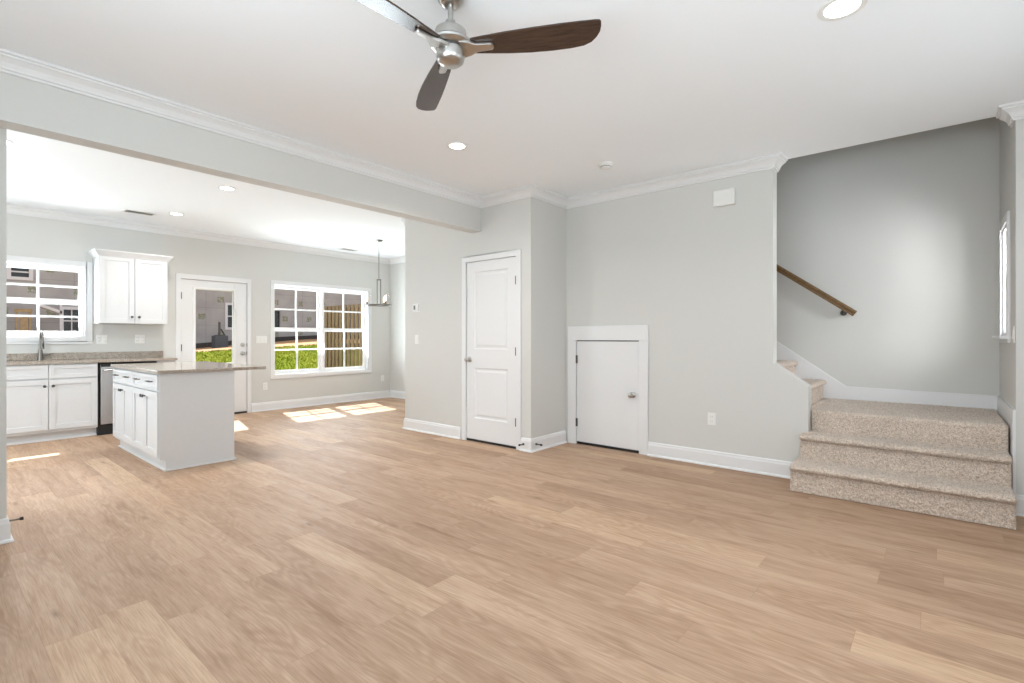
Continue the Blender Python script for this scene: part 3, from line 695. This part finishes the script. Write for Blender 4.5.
def vent(x, y, lx, ly, label):
    t = thing('air_vent', (x, y, CZ), label, 'air vent')
    build('frame', casing_frame(MB(), x-lx/2+.02, x+lx/2-.02, y-ly/2+.02, y+ly/2-.02, .02, CZ-.008, CZ-.0005, lambda u, v, d: (u, v, d)), 'plastic_white', t, bevel=.002)
    build('backing', MB().box((x-lx/2+.018, y-ly/2+.018, CZ-.003), (x+lx/2-.018, y+ly/2-.018, CZ-.0008)), 'slot_grey', t)
    s_ = MB(); k = 5
    for i in range(k):
        yy = y-ly/2+.02+(ly-.04)*(i+.5)/k
        s_.add([(x-lx/2+.02, yy-.006, CZ-.007), (x+lx/2-.02, yy-.006, CZ-.007), (x+lx/2-.02, yy+.003, CZ-.004), (x-lx/2+.02, yy+.003, CZ-.004), (x-lx/2+.02, yy-.005, CZ-.006), (x+lx/2-.02, yy-.005, CZ-.006), (x+lx/2-.02, yy+.004, CZ-.003), (x-lx/2+.02, yy+.004, CZ-.003)],
               [(0, 1, 2, 3), (7, 6, 5, 4), (0, 4, 5, 1), (1, 5, 6, 2), (2, 6, 7, 3), (3, 7, 4, 0)])
    build('louvre', s_, 'plastic_white', t)
vent(1.82*sc_, 7.74*sc_, .33, .16, 'white ceiling vent above the kitchen wall cabinet')
vent(5.03*sc_, 8.12*sc_, .30, .15, 'white ceiling vent above the dining window')

# chandelier
CX, CY = 4.81, 6.875
ch = thing('chandelier', (CX, CY, CZ), 'brushed nickel chandelier with three lit clear glass globes in dining corner', 'chandelier')
build('canopy', MB().lathe([(.062, -.0005), (.062, -.010), (.050, -.018), (.012, -.026), (0, -.028)], (CX, CY, CZ), n=28), 'satin_nickel', ch)
build('stem', MB().lathe([(.006, 2.13), (.006, 2.75)], (CX, CY, 0), n=12), 'satin_nickel', ch)
ca, sa = .645, -.764      # direction of screen-right in plan
mb = MB()
mb.lathe([(.0, 2.150), (.012, 2.145), (.038, 2.138), (.038, 2.122), (0, 2.122)], (CX, CY, 0), n=24)
for s_ in (-1, 1):
    mb.tube([(CX+ca*.028*s_, CY+sa*.028*s_, 2.13), (CX+ca*.028*s_, CY+sa*.028*s_, 1.73)], .008, 8)
mb.box((CX-.045, CY-.045, 1.715), (CX+.045, CY+.045, 1.733))
build('column', mb, 'satin_nickel', ch, bevel=.002)
ring = [(CX+.195*math.cos(t), CY+.195*math.sin(t), 1.722) for t in [2*PI*i/48 for i in range(49)]]
build('ring', MB().tube(ring, .009, 8), 'satin_nickel', ch)
for k in range(3):
    t = math.atan2(sa, ca)+math.radians(198+120*k); x, y = CX+.185*math.cos(t), CY+.185*math.sin(t)
    a = build('arm', MB().tube([(CX, CY, 1.722), (x, y, 1.722)], .007, 8).lathe([(.028, 1.712), (.028, 1.722), (.016, 1.738), (.014, 1.775), (0, 1.775)], (x, y, 0), n=18), 'satin_nickel', ch)
    build('globe', MB().lathe([(.022, 1.742), (.050, 1.765), (.066, 1.81), (.066, 1.85), (.052, 1.90), (.046, 1.925)], (x, y, 0), n=28), 'globe_glass', a)
    build('bulb', MB().lathe([(.009, 1.775), (.014, 1.79), (.018, 1.815), (.016, 1.84), (.008, 1.868), (0, 1.875)], (x, y, 0), n=18), 'bulb_warm', a)

# ------------------------------------------------------------------ wall plates and small fittings
def plate(name, label, cat, u, v, P, w=.075, h=.118, gang=1, kind='outlet', group=None):
    t = thing(name, P(u, v, 0), label, cat, group)
    build('plate', MB().box((u-w*gang/2, v-h/2, -.007), (u+w*gang/2, v+h/2, -.0005), P), 'plastic_white', t, bevel=.003)
    for g in range(gang):
        uc = u+(g-(gang-1)/2)*.046*1.3
        if kind == 'outlet':
            for dv in (-.022, .022):
                f_ = build('receptacle', MB().box((uc-.017, v+dv-.016, -.010), (uc+.017, v+dv+.016, -.006), P), 'plastic_white', t, bevel=.002)
                build('slot', MB().box((uc-.009, v+dv-.004, -.0105), (uc-.006, v+dv+.007, -.0095), P).box((uc+.006, v+dv-.004, -.0105), (uc+.009, v+dv+.007, -.0095), P), 'slot_grey', f_)
        else:
            f_ = build('rocker', MB().prism([(-.033, -.007), (.033, -.007), (.033, -.009), (0, -.010), (-.033, -.013)], uc-.0165, uc+.0165, lambda a, b_, d: P(d, v+a, b_)), 'plastic_white', t)
    return t
PB = PYm(BY)
plate('wall_outlet', 'white outlet plate above backsplash, left one under the wall cabinet', 'outlet', 1.568, 1.172, PB, gang=2, w=.058)
plate('wall_outlet', 'white outlet plate above backsplash, right one under the wall cabinet', 'outlet', 1.982, 1.178, PB, gang=2, w=.058)
plate('light_switch', 'wide white switch plate between garden door and dining window', 'switch', 3.62, 1.165, PB, w=.058, gang=3, kind='switch')
plate('wall_outlet', 'white outlet low on wall between garden door and dining window', 'outlet', 3.675, .40, PB)
plate('wall_outlet', 'white outlet low on wall right of the dining window', 'outlet', 5.96, .39, PB)
plate('wall_outlet', 'white outlet low on wall between small door and stairs', 'outlet', 1.604, .436, PXm(4.805))
plate('light_switch', 'white light switch below the thermostat', 'switch', 5.095, 1.175, PXm(4.145), kind='switch')
plate('light_switch', 'white light switch at right of the stair window, seen edge on', 'switch', 4.875, 1.22, lambda u, v, d: (u, -.414-d, v), kind='switch')
P = PXm(4.145)
t = thing('thermostat', P(5.10, 1.58, 0), 'small white thermostat with dark screen left of closet door', 'thermostat')
build('back_plate', MB().box((5.035, 1.525, -.008), (5.165, 1.635, -.0005), P), 'plastic_white', t, bevel=.003)
build('body', MB().box((5.05, 1.535, -.026), (5.155, 1.628, -.007), P), 'plastic_white', t, bevel=.004)
build('screen', MB().box((5.10, 1.555, -.0275), (5.135, 1.61, -.0255), P), 'screen_grey', t)
P = PXm(4.805)
t = thing('door_chime', P(1.483, 2.485, 0), 'white rectangular door chime box high on the stair wall', 'door chime')
build('back_plate', MB().box((1.394, 2.414, -.010), (1.574, 2.550, -.0005), P), 'plastic_white', t)
build('cover', MB().box((1.388, 2.408, -.048), (1.580, 2.556, -.009), P), 'plastic_white', t, bevel=.006)
def doorstop(base, d, label):
    b0 = Vector(base); d = Vector(d).normalized(); t = thing('door_stop', base, label, 'door stop')
    build('spring', MB().tube([b0, b0+d*.012, b0+d*.013, b0+d*.062], [.011, .011, .0055, .0055], 10), 'dark_metal', t)
    build('tip', MB().tube([b0+d*.060, b0+d*.062, b0+d*.078], [.006, .010, .010], 10), 'dark_stuff', t)
doorstop((4.129, 3.325, .075), (-1, 0, 0), 'spring door stop on baseboard right of closet door, left of the corner')
doorstop((4.21, 3.224, .075), (0, -1, 0), 'spring door stop on narrow wall return, right of the corner')
doorstop((.354, 4.40, .06), (1, 0, 0), 'spring door stop on the wall end at far left')

# ------------------------------------------------------------------ outdoors
def cl_(v, a, b_): return max(a, min(b_, v))
def gz(x, y):
    """the ground rises away from the house and is lower to the left"""
    z16 = cl_(.80+.045*(x-5.7), .40, 1.0); z30 = cl_(.68+.08*(x-10.4), .05, 1.10)
    if y <= 16.2: return -.12+(z16+.12)*cl_((y-8.8)/7.4, 0, 1)
    return z16+(z30-z16)*cl_((y-16.2)/13.8, 0, 1)
xs = [-14+1.0*i for i in range(64)]
def sheet(ys, z):
    mb = MB(); vs = [(x, y, z(x, y)) for y in ys for x in xs]; k = len(xs)
    return mb.add(vs, [(j*k+i, j*k+i+1, (j+1)*k+i+1, (j+1)*k+i) for j in range(len(ys)-1) for i in range(k-1)])
tag(build('lawn', sheet([8.56, 8.8]+[9.5+.67*i for i in range(11)], gz), 'grass'), 'bright green lawn behind the house', 'lawn', kind='structure')
tag(build('bare_soil', sheet([16.2, 18, 20, 24, 27, 30.5, 42], gz), 'soil'), 'strip of tan bare soil beyond the lawn', 'soil', kind='structure')
vs = []; fs = []
for i in range(14000):
    y = 10+6.5*random.random()**.8; x = y*(.27+.36*random.random()); h = .02+.035*random.random(); z = gz(x, y); a = random.random()*PI; w = .012
    if x > 6.25 and y < 11.6: continue
    dx, dy = math.cos(a)*w, math.sin(a)*w; lx, ly = (random.random()-.5)*.06, (random.random()-.5)*.06; o_ = len(vs)
    vs += [(x-dx, y-dy, z-.01), (x+dx, y+dy, z-.01), (x+lx, y+ly, z+h)]; fs.append((o_, o_+1, o_+2))
tag(build('grass_blades', MB().add(vs, fs), 'grass'), 'blades of bright green grass on the lawn', 'grass', kind='stuff')
# shallow eave over the back windows
struct('roof_overhang', MB().box((-2.4, 8.56, 2.84), (7, 8.86, 2.98)), 'trim_white', 'roof overhang outside above the kitchen windows', 'roof')
# fence
fn = thing('fence', (6.45, 10, -.1), 'brown wooden privacy fence of upright boards outside the dining window', 'fence')
y = 8.64
while y < 11.3:
    top = 1.955; zb = gz(6.4, y)+.04
    build('board', MB().box((6.40, y, zb), (6.42, y+.10, top)), 'fence_wood', fn)
    build('board', MB().box((6.462, y+.08, zb), (6.482, y+.165+.02, top)), 'fence_wood_rear_shade', fn)
    y += .165
for z in (.15, .98, 1.80): build('rail', MB().box((6.422, 8.62, z), (6.460, 11.38, z+.085)), 'fence_wood_rear_shade', fn)
for yy in (8.70, 11.30): build('post', MB().box((6.484, yy, gz(6.5, yy)-.05), (6.575, yy+.09, 1.9)), 'fence_wood_rear_shade', fn)
# neighbouring house under construction, facing us in its own shade
HY = 30.0
def far(px, py, Y=HY):
    """where the line of sight through a photo pixel meets the far facade"""
    dx, dz = (px-512)/502.05, -(py-337.44)/502.05
    X = .6451*dx+.7641; Yd = -.7641*dx+.6451; t = Y/Yd
    return X*t, 1.2+dz*t
h_ = thing('house', (10, HY, 1.1), 'unfinished grey house in printed building wrap beyond the lawn', 'house')
def hole(px0, py0, px1, py1): (a, d), (b_, c) = far(px0, py0), far(px1, py1); return (a, b_, c, d)
W_UP = hole(11, 266, 29, 277.5); W_LOW = hole(63.5, 309.5, 80, 332); W_DOOR = hole(227.5, 305, 240, 327.5); D_DIN = hole(270, 310.5, 280.3, 327.5)
holes = [W_UP, W_LOW, W_DOOR, D_DIN]
build('wall', cells(MB(), -10, 44, -.3, 5.7, holes, 0, .2, PYm(HY)), 'house_wrap', h_)
fx_ = [-10+3*i for i in range(19)]
build('foundation', MB().prism([(x, gz(x, HY)-.3) for x in fx_]+[(x, gz(x, HY)+.27) for x in fx_[::-1]], -.06, 0, PYm(HY)), 'foundation', h_)
for i, (a, b_, c, d) in enumerate(holes):
    if i == 3:
        build('doorway', MB().box((a, HY+.14, c), (b_, HY+.17, d)), 'dark_pane', h_); continue
    mb = casing_frame(MB(), a, b_, c, d, .13, -.04, .02, PYm(HY))
    mb.box((a, (c+d)/2-.03, .0), (b_, (c+d)/2+.03, .05), PYm(HY))
    if i: mb.box(((a+b_)/2-.02, c, .01), ((a+b_)/2+.02, d, .045), PYm(HY))
    f_ = build('window', mb, 'sill_trim_far', h_)
    build('pane', MB().box((a, HY+.06, c), (b_, HY+.08, d)), 'dark_pane', f_)
build('roof', MB().prism([(HY-.35, 5.65), (HY+4, 7.4), (HY+8.5, 5.65), (HY+8.5, 5.8), (HY+4, 7.6), (HY-.35, 5.8)], -10.5, 44.5, lambda a, b_, d: (d, a, b_)), 'foundation', h_)
# timber doorway frame and a white porch post with its sloping roof, seen through the sink window
PY_ = 29.0
pf = thing('porch', (3, PY_, 1.1), 'raw timber porch with white post against the unfinished house, seen through kitchen window', 'porch')
def pbox(px0, py0, px1, py1, th=.14):
    (a, d), (b_, c) = far(px0, py0, PY_), far(px1, py1, PY_)
    if py1 > 333: c = gz(a, PY_)-.1
    return MB().box((a, PY_, c), (b_, PY_+th, d))
build('post', pbox(15.5, 312, 18, 334), 'rough_lumber', pf)
build('post', pbox(29, 312, 31.5, 334), 'rough_lumber', pf)
build('beam', pbox(14.5, 308.5, 32.5, 312.5), 'rough_lumber', pf)
build('panel', pbox(20, 316, 27.5, 334, .05), 'rough_lumber', pf)
build('column', pbox(60, 304, 62.2, 336), 'sill_trim_far', pf)
p0, p1, p2, p3 = far(36, 302, PY_), far(62, 311, PY_), far(62, 314, PY_), far(36, 305, PY_)
build('roof_edge', MB().prism([p0, p1, p2, p3], 0, .5, PYm(PY_)), 'sill_trim_far', pf)
# outdoor unit seen through the door glass
(a, d), (b_, c) = far(209.5, 335.5, 27), far(228.5, 347, 27); zb = gz((a+b_)/2, 27.4)
u = thing('air_conditioner', ((a+b_)/2, 27.4, zb), 'dark grey outdoor unit with pipes against the unfinished house', 'air conditioner')
build('cabinet', MB().box((a+.25, 27, zb-.02), (b_, 27.5, d)), 'unit_grey', u, bevel=.03)
build('fan_grille', MB().lathe([(.22, d+.001), (.22, d+.02), (.05, d+.04), (0, d+.04)], ((a+b_)/2+.1, 27.25, 0), n=28), 'dark_stuff', u)
q0, q1 = far(219.5, 322, 27.9), far(219.5, 337, 27.9)
build('pipe', MB().tube([(q1[0], 27.9, zb), (q0[0], 27.9, q0[1])], .055, 8), 'dark_metal', u)
q0, q1, q2 = far(221, 329, 27.9), far(224, 334, 27.9), far(227, 339, 27.9)
build('pipe', MB().tube([(q[0], 27.9, q[1]) for q in (q0, q1, q2)]+[(q2[0], 27.9, zb)], .04, 8), 'dark_metal', u)
